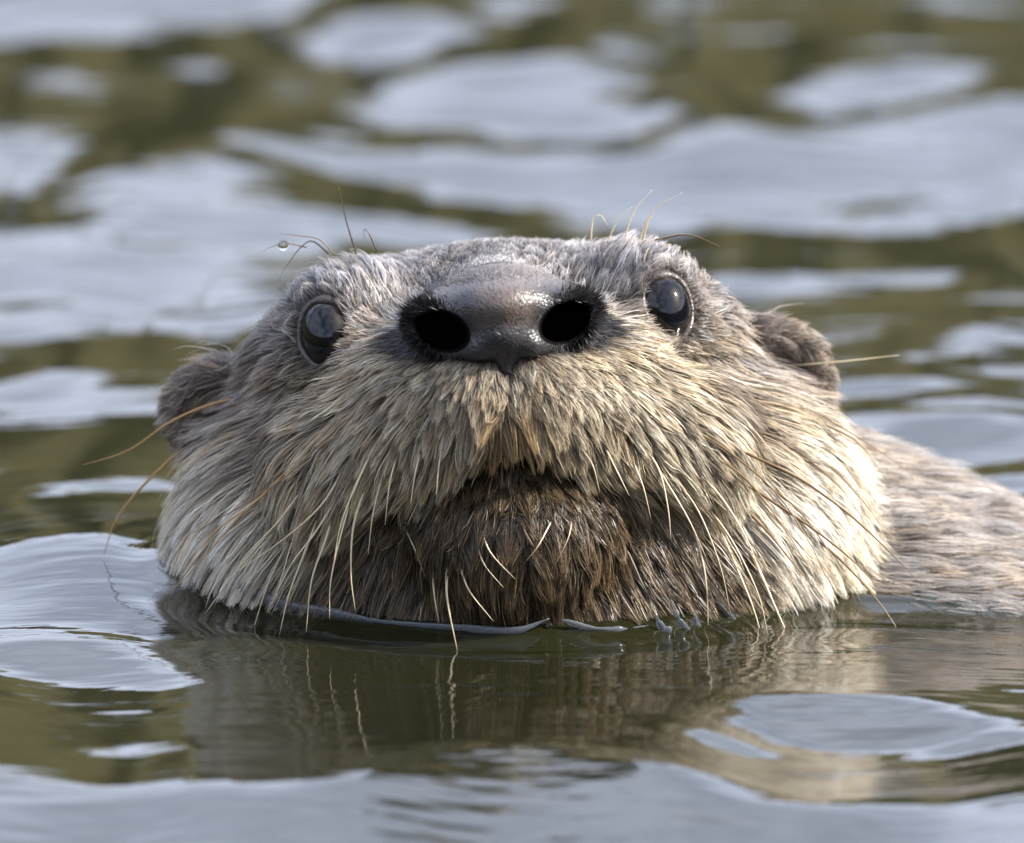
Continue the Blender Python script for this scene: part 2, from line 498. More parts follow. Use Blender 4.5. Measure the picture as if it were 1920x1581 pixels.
# meniscus where the fur breaks the surface
PW = np.stack([X, Y, H], -1)
mm = (np.abs(X) < 24) & (Y > -4) & (Y < 26)
dsk = np.full_like(X, 9.0)
dsk[mm] = skin(w2h(PW[mm]))
near = smoothstep(3.5, 0, dsk)
H = H * (1 - 0.75 * near)
H += np.where(dsk < 9, 0.22 * np.exp(-np.clip(dsk - 0.22, 0, 9) / 0.22), 0)
H -= 0.42 * np.exp(-((X - 11.5) / 4.5) ** 2 - ((Y - 5.0) / 7.0) ** 2)
H += 0.55 * np.exp(-((X + 7.5) / 3.2) ** 2 - ((Y - 7.0) / 5.0) ** 2)      # water heaped by the left cheek
ring = 0.07 * np.cos(np.clip(dsk, 0, 9) * 3.0) * np.exp(-np.clip(dsk, 0, 9) / 1.8)
H += np.where(dsk < 8.5, ring * (0.5 + vnoise(np.stack([X * 0.4, Y * 0.4], -1), 21)), 0)
nxg, nyg = X.shape
vid = np.arange(nxg * nyg).reshape(nxg, nyg)
Fq = np.stack([vid[:-1, :-1], vid[1:, :-1], vid[1:, 1:], vid[:-1, 1:]], -1).reshape(-1, 4)
water = mesh_obj('water', np.stack([X, Y, H], -1).reshape(-1, 3) / 100, Fq, M_water)
water['kind'] = 'structure'

# wooded bank all round the pond, seen only as its mirror image
na, nr = 720, 14
V, F = [], []
for i in range(na):
    a = 2 * math.pi * i / na
    for j in range(nr):
        t = j / (nr - 1)
        hgt = 9.2 + 1.1 * float(vnoise(np.array([i * 0.12 % 43.2, 1.0]), 31)) + 3.4 * float(vnoise(np.array([i * 0.45, 4.0]), 32)) * float(vnoise(np.array([i * 1.0, 9.0]), 35))
        prof = math.sin(min(1, t * 1.6) * math.pi / 2)
        r = 38 + 16 * t + 1.2 * float(vnoise(np.array([i * 0.7, j * 0.9]), 33))
        V.append((r * math.cos(a), r * math.sin(a), -0.4 + hgt * prof + 0.5 * float(vnoise(np.array([i * 0.9, j * 1.1]), 34)) * prof))
for i in range(na):
    for j in range(nr - 1):
        k = (i + 1) % na
        F.append((i * nr + j, i * nr + j + 1, k * nr + j + 1, k * nr + j))
bank = mesh_obj('far_bank', V, F, M_bank)
bank['kind'] = 'structure'

# ------------------------------------------------------------------ otter
otter = bpy.data.objects.new('otter', None)
otter.empty_display_size = 0.05
col.objects.link(otter)
otter['label'] = 'wet brown and cream otter swimming with its head raised above the water'
otter['category'] = 'otter'

def lerp(a, b, t):
    return a + (np.asarray(b) - a) * t[..., None]

def coat(p):
    """tip and root colour of the coat at head-space points"""
    x, w, z = p[..., 0], p[..., 1], p[..., 2]
    ax = np.abs(x)
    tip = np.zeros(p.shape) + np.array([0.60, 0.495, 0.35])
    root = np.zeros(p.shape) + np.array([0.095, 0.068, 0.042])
    # grey-brown crown
    top = smoothstep(-0.9, 0.5, z + 0.12 * np.maximum(0, ax - 3.0) + 0.35 * smoothstep(1.8, 0, ax))
    tip = lerp(tip, [0.54, 0.505, 0.50], top); root = lerp(root, [0.055, 0.045, 0.042], top)
    side = smoothstep(3.2, 4.6, ax) * smoothstep(-2.6, -0.8, z)
    tip = lerp(tip, [0.43, 0.37, 0.325], side); root = lerp(root, [0.06, 0.047, 0.038], side)
    # pale cheeks, coat colour lightened further towards their sunlit white
    ck = smoothstep(3.2, 5.0, ax) * smoothstep(-1.8, -3.0, z)
    tip = lerp(tip, [0.87, 0.79, 0.655], ck); root = lerp(root, [0.42, 0.335, 0.23], ck)
    # tan band down the lip
    lip = smoothstep(0.9, 0.2, ax) * smoothstep(-1.1, -1.8, z)
    tip = lerp(tip, [0.44, 0.31, 0.17], lip)
    # brown chin and throat, darkened further by shade put into the coat
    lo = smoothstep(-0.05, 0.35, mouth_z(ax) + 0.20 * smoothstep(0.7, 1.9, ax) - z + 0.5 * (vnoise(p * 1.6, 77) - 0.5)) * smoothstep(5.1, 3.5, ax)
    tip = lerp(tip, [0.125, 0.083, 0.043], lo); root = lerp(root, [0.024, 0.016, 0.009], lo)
    # ears
    er = smoothstep(4.8, 5.1, ax) * smoothstep(-2.65, -2.3, z) * smoothstep(6.8, 7.2, w)
    tip = lerp(tip, [0.42, 0.35, 0.285], er); root = lerp(root, [0.17, 0.13, 0.10], er)
    # dark rim of nostrils and eyes
    nd = np.sqrt((ax - 1.45) ** 2 + ((z + 0.20) * 1.2) ** 2)
    dk = smoothstep(0.80, 0.52, nd) * (w < 3)
    tip = lerp(tip, [0.028, 0.024, 0.023], dk); root = lerp(root, [0.010, 0.009, 0.008], dk)
    edv = np.linalg.norm((np.stack([ax, w, z], -1) - EYE) / np.array([1, 1, EZ]), axis=-1)
    de = smoothstep(0.74, 0.64, edv)
    tip = lerp(tip, [0.20, 0.165, 0.14], de); root = lerp(root, [0.03, 0.025, 0.02], de)
    # crease running back under the eye, its darkness put into the coat colour
    tl = np.exp(-((z - (-0.95 - 1.1 * (ax - 3.25)) + 0.3 * (vnoise(p * 2.0, 78) - 0.5)) / 0.27) ** 2) * smoothstep(2.9, 3.3, ax) * smoothstep(5.2, 4.4, ax)
    tip = lerp(tip, [0.17, 0.13, 0.10], tl * 0.9); root = lerp(root, [0.05, 0.04, 0.03], tl * 0.9)
    # back
    bd = smoothstep(0.6, -0.3, body_sdf(x, w, z)) * smoothstep(4.5, 6.0, x)
    tip = lerp(tip, [0.30, 0.27, 0.265], bd); root = lerp(root, [0.13, 0.115, 0.11], bd)
    return tip, root, bd

sv, sq = skin.mesh()
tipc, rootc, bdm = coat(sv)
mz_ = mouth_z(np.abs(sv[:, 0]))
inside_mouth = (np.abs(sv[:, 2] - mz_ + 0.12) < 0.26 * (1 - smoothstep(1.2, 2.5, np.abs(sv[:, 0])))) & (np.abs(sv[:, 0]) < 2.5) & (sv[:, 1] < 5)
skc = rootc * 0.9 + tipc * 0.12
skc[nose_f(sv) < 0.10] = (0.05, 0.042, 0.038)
skc[(nostril(np.abs(sv[:, 0]), sv[:, 1], sv[:, 2]) < 0.16)] = (0.004, 0.003, 0.003)  # nostril hollow near black, its shade put into the skin colour
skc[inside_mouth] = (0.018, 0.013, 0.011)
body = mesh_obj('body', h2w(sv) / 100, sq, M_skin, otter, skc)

# nose
nv, nq = nose_f.mesh()
ax = np.abs(nv[:, 0])
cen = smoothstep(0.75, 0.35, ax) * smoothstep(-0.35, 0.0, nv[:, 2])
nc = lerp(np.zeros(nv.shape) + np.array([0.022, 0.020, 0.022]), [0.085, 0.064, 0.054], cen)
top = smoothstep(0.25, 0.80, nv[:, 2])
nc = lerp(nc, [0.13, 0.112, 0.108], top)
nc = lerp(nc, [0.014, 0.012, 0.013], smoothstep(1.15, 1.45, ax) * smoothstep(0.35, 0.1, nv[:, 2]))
hole = smoothstep(0.10, 0.04, nostril(ax, nv[:, 1], nv[:, 2]))
nc = lerp(nc, [0.004, 0.0035, 0.0035], hole)  # inside of the nostrils blackened, shade carried by the colour
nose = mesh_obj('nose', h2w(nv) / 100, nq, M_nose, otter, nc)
nose['label'] = 'broad dark leathery nose with two deep nostrils'

# eyes
def uv_sphere(nu=40, nv_=28):
    V = [(0, 0, 1)]
    for j in range(1, nv_):
        t = math.pi * j / nv_
        for i in range(nu):
            a = 2 * math.pi * i / nu
            V.append((math.sin(t) * math.cos(a), math.sin(t) * math.sin(a), math.cos(t)))
    V.append((0, 0, -1))
    F = [(0, 1 + i, 1 + (i + 1) % nu) for i in range(nu)]
    for j in range(nv_ - 2):
        for i in range(nu):
            a = 1 + j * nu
            F.append((a + i, a + nu + i, a + nu + (i + 1) % nu, a + (i + 1) % nu))
    e = 1 + (nv_ - 2) * nu
    F += [(e + i, len(V) - 1, e + (i + 1) % nu) for i in range(nu)]
    return np.array(V), F
us, uf = uv_sphere()
for s in (-1, 1):
    c = EYE * np.array([s, 1, 1]); d = EYE_DIR * np.array([s, 1, 1])
    dd = us @ d
    r = 0.635 + 0.045 * smoothstep(0.72, 0.95, dd)
    p = c + us * r[:, None] * np.array([0.965, 0.965, EZ * 0.99])
    ec = lerp(np.zeros(us.shape) + np.array([0.30, 0.27, 0.26]), [0.012, 0.009, 0.007], smoothstep(0.30, 0.42, dd))
    ec = lerp(ec, [0.003, 0.003, 0.005], smoothstep(0.80, 0.86, dd))
    mesh_obj('eye', h2w(p) / 100, uf, M_eye, otter, ec)
    # wet dark rim of the lids
    e1 = np.cross(d, [0, 0, 1.0]); e1 /= np.linalg.norm(e1)
    e2 = np.cross(e1, d)
    LV, LF = [], []
    nt, ns = 48, 8
    sc = np.array([0.965, 0.965, EZ * 0.99])
    for i in range(nt):
        th = 2 * math.pi * i / nt
        phi = R(55 + 4 * math.cos(2 * th) + 3 * math.sin(th * 3))
        rad_dir = e1 * math.cos(th) + e2 * math.sin(th)
        u0 = d * math.cos(phi) + rad_dir * math.sin(phi)
        u1 = -d * math.sin(phi) + rad_dir * math.cos(phi)
        tube = 0.062 + 0.012 * math.sin(5 * th + s)
        for j in range(ns):
            be = 2 * math.pi * j / ns
            LV.append(c + (u0 * 0.645 + (u0 * math.cos(be) + u1 * math.sin(be) * 1.5) * tube) * sc)
    for i in range(nt):
        for j in range(ns):
            a, b2 = i * ns, ((i + 1) % nt) * ns
            LF.append((a + j, a + (j + 1) % ns, b2 + (j + 1) % ns, b2 + j))
    mesh_obj('eyelid', h2w(np.array(LV)) / 100, LF, M_nose, otter, np.tile([0.045, 0.034, 0.03], (len(LV), 1)))

# ------------------------------------------------------------------ fur
def flow(p, nrm, bd):
    x, w, z = p[..., 0], p[..., 1], p[..., 2]
    v = p - np.array([0, 0.9, 0.15])
    v[..., 1] *= 0.55
    v = v / (np.linalg.norm(v, axis=-1, keepdims=True) + 1e-6)
    g = smoothstep(-0.8, -3.0, z) * 0.45
    v[..., 2] -= g
    # crown: up and back
    t = smoothstep(-0.2, 0.8, z)
    upd = np.stack([np.clip(x * 0.16, -0.5, 0.5), np.full_like(x, 0.5), np.full_like(x, 0.75)], -1)
    v = v * (1 - t[..., None]) + upd * t[..., None]
    # neck and back: along the body
    bdir = np.array([0.88, 0.18, -0.30])
    v = v * (1 - bd[..., None]) + bdir * bd[..., None]
    nq = np.stack([vnoise(p * 0.9, 41 + k) - 0.5 for k in range(3)], -1)
    v = v + nq * 0.42
    v = v - (v * nrm).sum(-1, keepdims=True) * nrm
    return v / (np.linalg.norm(v, axis=-1, keepdims=True) + 1e-6)

def fur_len(p, bd):
    x, w, z = p[..., 0], p[..., 1], p[..., 2]
    ax = np.abs(x)
    dn = np.sqrt(x * x + (w - 1.0) ** 2 + (z * 1.0) ** 2)
    L = 0.28 + 0.80 * smoothstep(1.2, 5.5, dn)
    top = smoothstep(-0.2, 0.5, z)
    L = L * (1 - top) + top * (0.16 + 0.62 * smoothstep(1.2, 2.6, ax))
    edv = np.linalg.norm((np.stack([ax, w, z], -1) - EYE) / np.array([1, 1, EZ]), axis=-1)
    L *= 0.26 + 0.74 * smoothstep(0.58, 1.7, edv)
    er = smoothstep(4.7, 5.1, ax) * smoothstep(-2.65, -2.3, z) * (w > 6.8)
    L = L * (1 - er) + 0.30 * er
    lo = smoothstep(0.0, 0.4, mouth_z(ax) - z) * smoothstep(3.4, 2.6, ax)
    L = L * (1 - lo) + lo * (0.35 + 0.35 * smoothstep(-3.6, -5.0, z))
    hang = smoothstep(2.0, 1.0, ax) * smoothstep(1.3, 0.5, z - mouth_z(ax)) * smoothstep(-0.1, 0.1, z - mouth_z(ax)) * (ax < 3.5) * (w < 5)
    L = L + 0.25 * hang
    return L * (1 - bd) + 0.75 * bd

# triangles of the skin, in head space
tri = np.concatenate([sq[:, [0, 1, 2]], sq[:, [0, 2, 3]]])
A_, B_, C_ = sv[tri[:, 0]], sv[tri[:, 1]], sv[tri[:, 2]]
cr_ = np.cross(B_ - A_, C_ - A_)
area = np.linalg.norm(cr_, axis=1) / 2
cen = (A_ + B_ + C_) / 3
cw = h2w(cen)
gn = skin.grad(cen)
facing = h2v(cen + gn) - h2v(cen)
wgt = area * (cw[:, 2] > -0.7) * (0.10 + smoothstep(0.45, 0.0, facing[:, 1]))
wgt *= np.where(cen[:, 0] > 6.6, 0.75, 1.0)
dn_ = np.sqrt(cen[:, 0] ** 2 + (cen[:, 1] - 1) ** 2 + cen[:, 2] ** 2)
wgt *= 1 + 1.6 * smoothstep(4.5, 1.5, dn_)
prob = np.cumsum(wgt); prob /= prob[-1]

def sample(nm):
    k = np.searchsorted(prob, rng.random(nm))
    r1, r2 = np.sqrt(rng.random(nm)), rng.random(nm)
    p = A_[k] * (1 - r1)[:, None] + B_[k] * (r1 * (1 - r2))[:, None] + C_[k] * (r1 * r2)[:, None]
    ax = np.abs(p[:, 0])
    edv = np.linalg.norm((np.stack([ax, p[:, 1], p[:, 2]], -1) - EYE) / np.array([1, 1, EZ]), axis=-1)
    ok = (edv > 0.645)
    ok &= nose_f(p) > 0.0
    ok &= nostril(ax, p[:, 1], p[:, 2]) > 0.12
    ok &= ~((np.abs(p[:, 2] - mouth_z(ax) + 0.12) < 0.17 * (1 - smoothstep(0.9, 2.4, ax))) & (ax < 2.4) & (p[:, 1] < 4.8))
    ok &= skin(p) < 0.2
    return p[ok]

def grow(p, seg, lift, lenmul):
    tip, root, bd = coat(p)
    L = fur_len(p, bd) * lenmul
    pts = [p.copy()]
    cur = p.copy()
    prev = None
    for i in range(seg):
        nrm = skin.grad(cur, 0.2)
        fl = flow(cur, nrm, bd)
        t = (i + 0.5) / seg
        lf = lift * (1.0 - 0.75 * t)
        d = fl * np.cos(lf)[:, None] + nrm * np.sin(lf)[:, None]
        if prev is not None:
            d = d * 0.5 + prev * 0.5
            d /= np.linalg.norm(d, axis=1, keepdims=True)
        prev = d
        cur = cur + d * (L / seg)[:, None]
        sdv = skin(cur)
        tgt = 0.03 + 0.05 * t
        push = np.clip(tgt - sdv, 0, 0.3)
        cur = cur + nrm * push[:, None]
        pts.append(cur.copy())
    return np.stack(pts, 1), tip, root, bd, L

def strands_mesh(name, P, Ctip, Croot, rad, root_mix, parent, mat, sides):
    """tapering hairs lying on the coat, a flat blade (2) or a ridged one (3 points across); P (n, k, 3) in head space"""
    n, k, _ = P.shape
    nrm = skin.grad(P[:, 0], 0.25)
    W = h2w(P) / 100
    N = (h2w(P[:, 0] + nrm) - h2w(P[:, 0]))[:, None, :]
    N = N + rng.normal(0, 0.35, (n, 1, 3))
    d = np.gradient(W, axis=1)
    d /= np.linalg.norm(d, axis=2, keepdims=True) + 1e-12
    s1 = np.cross(d, N); s1 /= np.linalg.norm(s1, axis=2, keepdims=True) + 1e-12
    s2 = np.cross(s1, d)
    t = np.linspace(0, 1, k)
    taper = (1 - 0.70 * t ** 1.6)
    rr = ((rad[:, None] * taper[None, :]) / 100)[..., None]
    if sides == 2:
        ring = [W - s1 * rr, W + s1 * rr]
    else:
        ring = [W - s1 * rr, W + s2 * rr * 0.9, W + s1 * rr]
    ring = np.stack(ring, 2)[:, :k - 1]
    V = np.concatenate([ring.reshape(n, -1, 3), W[:, k - 1:k]], 1)
    q = sides
    nvs = q * (k - 1) + 1
    F = []
    for j in range(k - 2):
        for a in range(q - 1):
            F += [(q * j + a, q * j + a + 1, q * j + q + a + 1), (q * j + a, q * j + q + a + 1, q * j + q + a)]
    for a in range(q - 1):
        F.append((q * (k - 2) + a, q * (k - 2) + a + 1, nvs - 1))
    F = np.array(F)
    FF = (F[None] + (np.arange(n) * nvs)[:, None, None]).reshape(-1, 3)
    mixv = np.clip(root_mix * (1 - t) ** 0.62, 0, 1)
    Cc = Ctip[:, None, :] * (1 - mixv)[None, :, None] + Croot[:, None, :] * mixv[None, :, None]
    VC = np.concatenate([np.repeat(Cc[:, :k - 1], q, 1), Cc[:, k - 1:]], 1)
    return mesh_obj(name, V.reshape(-1, 3), FF, mat, parent, VC.reshape(-1, 3))

def make_fur(name, count, clumps, seg, lift_deg, lenmul, rad, clump_strength, root_mix, bright=1.0, sides=3, spread=0.35):
    p = sample(count)
    nmb = len(p)
    guides = sample(clumps)
    gp, _, _, _, _ = grow(guides, seg, np.full(len(guides), R(lift_deg * 0.8)), np.full(len(guides), lenmul * 1.08) * rng.uniform(0.85, 1.15, len(guides)))
    P, tip, root, bd, L = grow(p, seg, R(lift_deg) * rng.uniform(0.4, 1.3, nmb), lenmul * rng.uniform(0.5, 1.35, nmb))
    kd = kdtree.KDTree(len(guides))
    for i, g in enumerate(guides):
        kd.insert(g, i)
    kd.balance()
    near = np.array([kd.find(q)[1] for q in p])
    t = np.linspace(0, 1, seg + 1)
    cs = clump_strength * rng.uniform(0.3, 1.0, nmb) ** 0.6
    cs = cs * (1 - 0.35 * bd)
    G = gp[near]
    far = np.linalg.norm(G[:, 0] - P[:, 0], axis=1)
    cs = cs * smoothstep(1.0, 0.35, far)
    # the tuft closes towards its tip, each hair keeping a little of its own offset
    wgt = (t[None, :] ** 1.3) * cs[:, None]
    off = rng.normal(size=(nmb, 1, 3)) * 0.03
    wav = np.stack([vnoise(P * 3.2 + 7.7 * k, 60 + k) - 0.5 for k in range(3)], -1) * 0.22 + rng.normal(size=(nmb, 1, 3)) * 0.035
    P = P + wav * (t[None, :, None] * np.clip(L, 0.1, 1)[:, None, None])
    P = P * (1 - wgt[..., None]) + (G + off) * wgt[..., None]
    cl = rng.uniform(1 - spread, 1 + spread * 0.75, len(guides))[near]
    val = cl * rng.uniform(0.5, 1.25, nmb) * bright * np.where(rng.random(nmb) < 0.12, 1.5, 1.0)
    val = val + (bright - val) * 0.5 * bd
    warm = rng.normal(0, 0.035, nmb) + rng.normal(0.0, 0.035, len(guides))[near]
    tint = np.stack([1 + warm, np.ones(nmb), 1 - 1.4 * warm], -1)
    pale = (rng.random(nmb) < 0.10) & (tip[:, 0] < 0.3) & (np.abs(p[:, 0]) < 5) & (p[:, 2] < -2)
    tip[pale] = np.array([0.42, 0.32, 0.19])
    tip = np.clip(tip * val[:, None] * tint, 0.004, 0.92)
    root = np.clip(root * val[:, None] * tint, 0.003, 0.8)
    rd = rad * rng.uniform(0.7, 1.25, nmb) * np.clip(L / 0.6, 0.55, 1.15)
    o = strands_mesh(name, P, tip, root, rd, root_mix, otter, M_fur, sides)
    o['kind'] = 'stuff'
    return o

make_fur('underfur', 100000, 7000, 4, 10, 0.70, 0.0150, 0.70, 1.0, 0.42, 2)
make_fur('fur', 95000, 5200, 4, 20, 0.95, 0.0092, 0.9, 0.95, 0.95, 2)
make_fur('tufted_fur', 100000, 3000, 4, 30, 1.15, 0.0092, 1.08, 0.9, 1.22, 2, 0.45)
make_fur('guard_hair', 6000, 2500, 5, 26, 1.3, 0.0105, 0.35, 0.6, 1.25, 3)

# velvet of very short hairs on the upper nose
tn = np.concatenate([nq[:, [0, 1, 2]], nq[:, [0, 2, 3]]])
a0, b0, c0 = nv[tn[:, 0]], nv[tn[:, 1]], nv[tn[:, 2]]
cn = (a0 + b0 + c0) / 3
ar = np.linalg.norm(np.cross(b0 - a0, c0 - a0), axis=1) * (smoothstep(0.55, 0.95, cn[:, 2]) + 0.5 * smoothstep(1.15, 1.6, np.abs(cn[:, 0])) + 0.02) * (nostril(np.abs(cn[:, 0]), cn[:, 1], cn[:, 2]) > 0.12)
pc = np.cumsum(ar); pc /= pc[-1]
kk = np.searchsorted(pc, rng.random(15000))
r1, r2 = np.sqrt(rng.random(15000)), rng.random(15000)
pf = a0[kk] * (1 - r1)[:, None] + b0[kk] * (r1 * (1 - r2))[:, None] + c0[kk] * (r1 * r2)[:, None]
gnn = nose_f.grad(pf, 0.08)
fd = np.stack([pf[:, 0] * 0.5, np.full(len(pf), 0.6), 0.5 + 0 * pf[:, 0]], -1) + rng.normal(0, 0.25, pf.shape)
fd -= (fd * gnn).sum(1, keepdims=True) * gnn
fd /= np.linalg.norm(fd, axis=1, keepdims=True)
Lf = rng.uniform(0.06, 0.14, len(pf))
PF = np.stack([pf + (fd * math.cos(R(22)) + gnn * math.sin(R(22))) * (Lf * t)[:, None] for t in (0, 0.5, 1)], 1)
tf = smoothstep(0.2, 0.8, pf[:, 2]) * smoothstep(1.5, 1.1, np.abs(pf[:, 0]))
ctf = lerp(np.zeros(pf.shape) + np.array([0.022, 0.019, 0.018]), [0.28, 0.25, 0.245], tf) * rng.uniform(0.5, 1.2, len(pf))[:, None]
fz = strands_mesh('nose_velvet', PF, ctf, ctf * 0.5, np.full(len(pf), 0.0075), 0.8, nose, M_fur, 2)
fz['kind'] = 'stuff'

# black hairs fringing the nostrils
an_ = np.abs(cn[:, 0])
nn = nostril(an_, cn[:, 1], cn[:, 2])
ar = np.linalg.norm(np.cross(b0 - a0, c0 - a0), axis=1) * (nn > 0.0) * smoothstep(0.26, 0.03, nn) * (cn[:, 1] < 1.5) * (0.25 + smoothstep(0.95, 1.4, an_))
pc = np.cumsum(ar); pc /= pc[-1]
kk = np.searchsorted(pc, rng.random(5000))
r1, r2 = np.sqrt(rng.random(5000)), rng.random(5000)
pf = a0[kk] * (1 - r1)[:, None] + b0[kk] * (r1 * (1 - r2))[:, None] + c0[kk] * (r1 * r2)[:, None]
gnn = nose_f.grad(pf, 0.08)
ctr = np.stack([np.sign(pf[:, 0]) * 1.17, pf[:, 1], np.full(len(pf), -0.2)], -1)
fd = pf - ctr + rng.normal(0, 0.12, pf.shape)
fd[:, 1] += 0.1
fd /= np.linalg.norm(fd, axis=1, keepdims=True)
Lf = rng.uniform(0.08, 0.24, len(pf))
PF = np.stack([pf + (fd * 0.9 + gnn * 0.35) * (Lf * t)[:, None] for t in (0, 0.5, 1)], 1)
cb = np.tile([0.014, 0.012, 0.012], (len(pf), 1)) * rng.uniform(0.5, 2.2, len(pf))[:, None]
fz = strands_mesh('nostril_hair', PF, cb, cb * 0.6, np.full(len(pf), 0.008), 0.8, nose, M_fur, 2)
fz['kind'] = 'stuff'

# ------------------------------------------------------------------ whiskers: photo outline points, root first; each one its own part
def trace(px, py):
    o = w2h(cam_pos)
    q = px2h(px, py, 5.0)
    d = (q - o) / np.linalg.norm(q - o)
    t = np.linalg.norm(px2h(px, py, -1.5) - o)
    for _ in range(160):
        p = o + d * t
        v = float(skin(p[None])[0])
        if v < 0.02:
            break
        t += max(0.01, min(v * 0.7, 0.2))
        if t > DIST + 25:
            return None
    return p

def catmull(pts, n=14):
    pts = np.array(pts)
    pts = np.concatenate([[2 * pts[0] - pts[1]], pts, [2 * pts[-1] - pts[-2]]])
    out = []
    m = len(pts) - 3
    for s in np.linspace(0, m - 1e-6, n):
        i = int(s); t = s - i
        a, b, c, d = pts[i:i + 4]
        out.append(0.5 * (2 * b + (c - a) * t + (2 * a - 5 * b + 4 * c - d) * t * t + (3 * b - a - 3 * c + d) * t ** 3))
    return np.array(out)

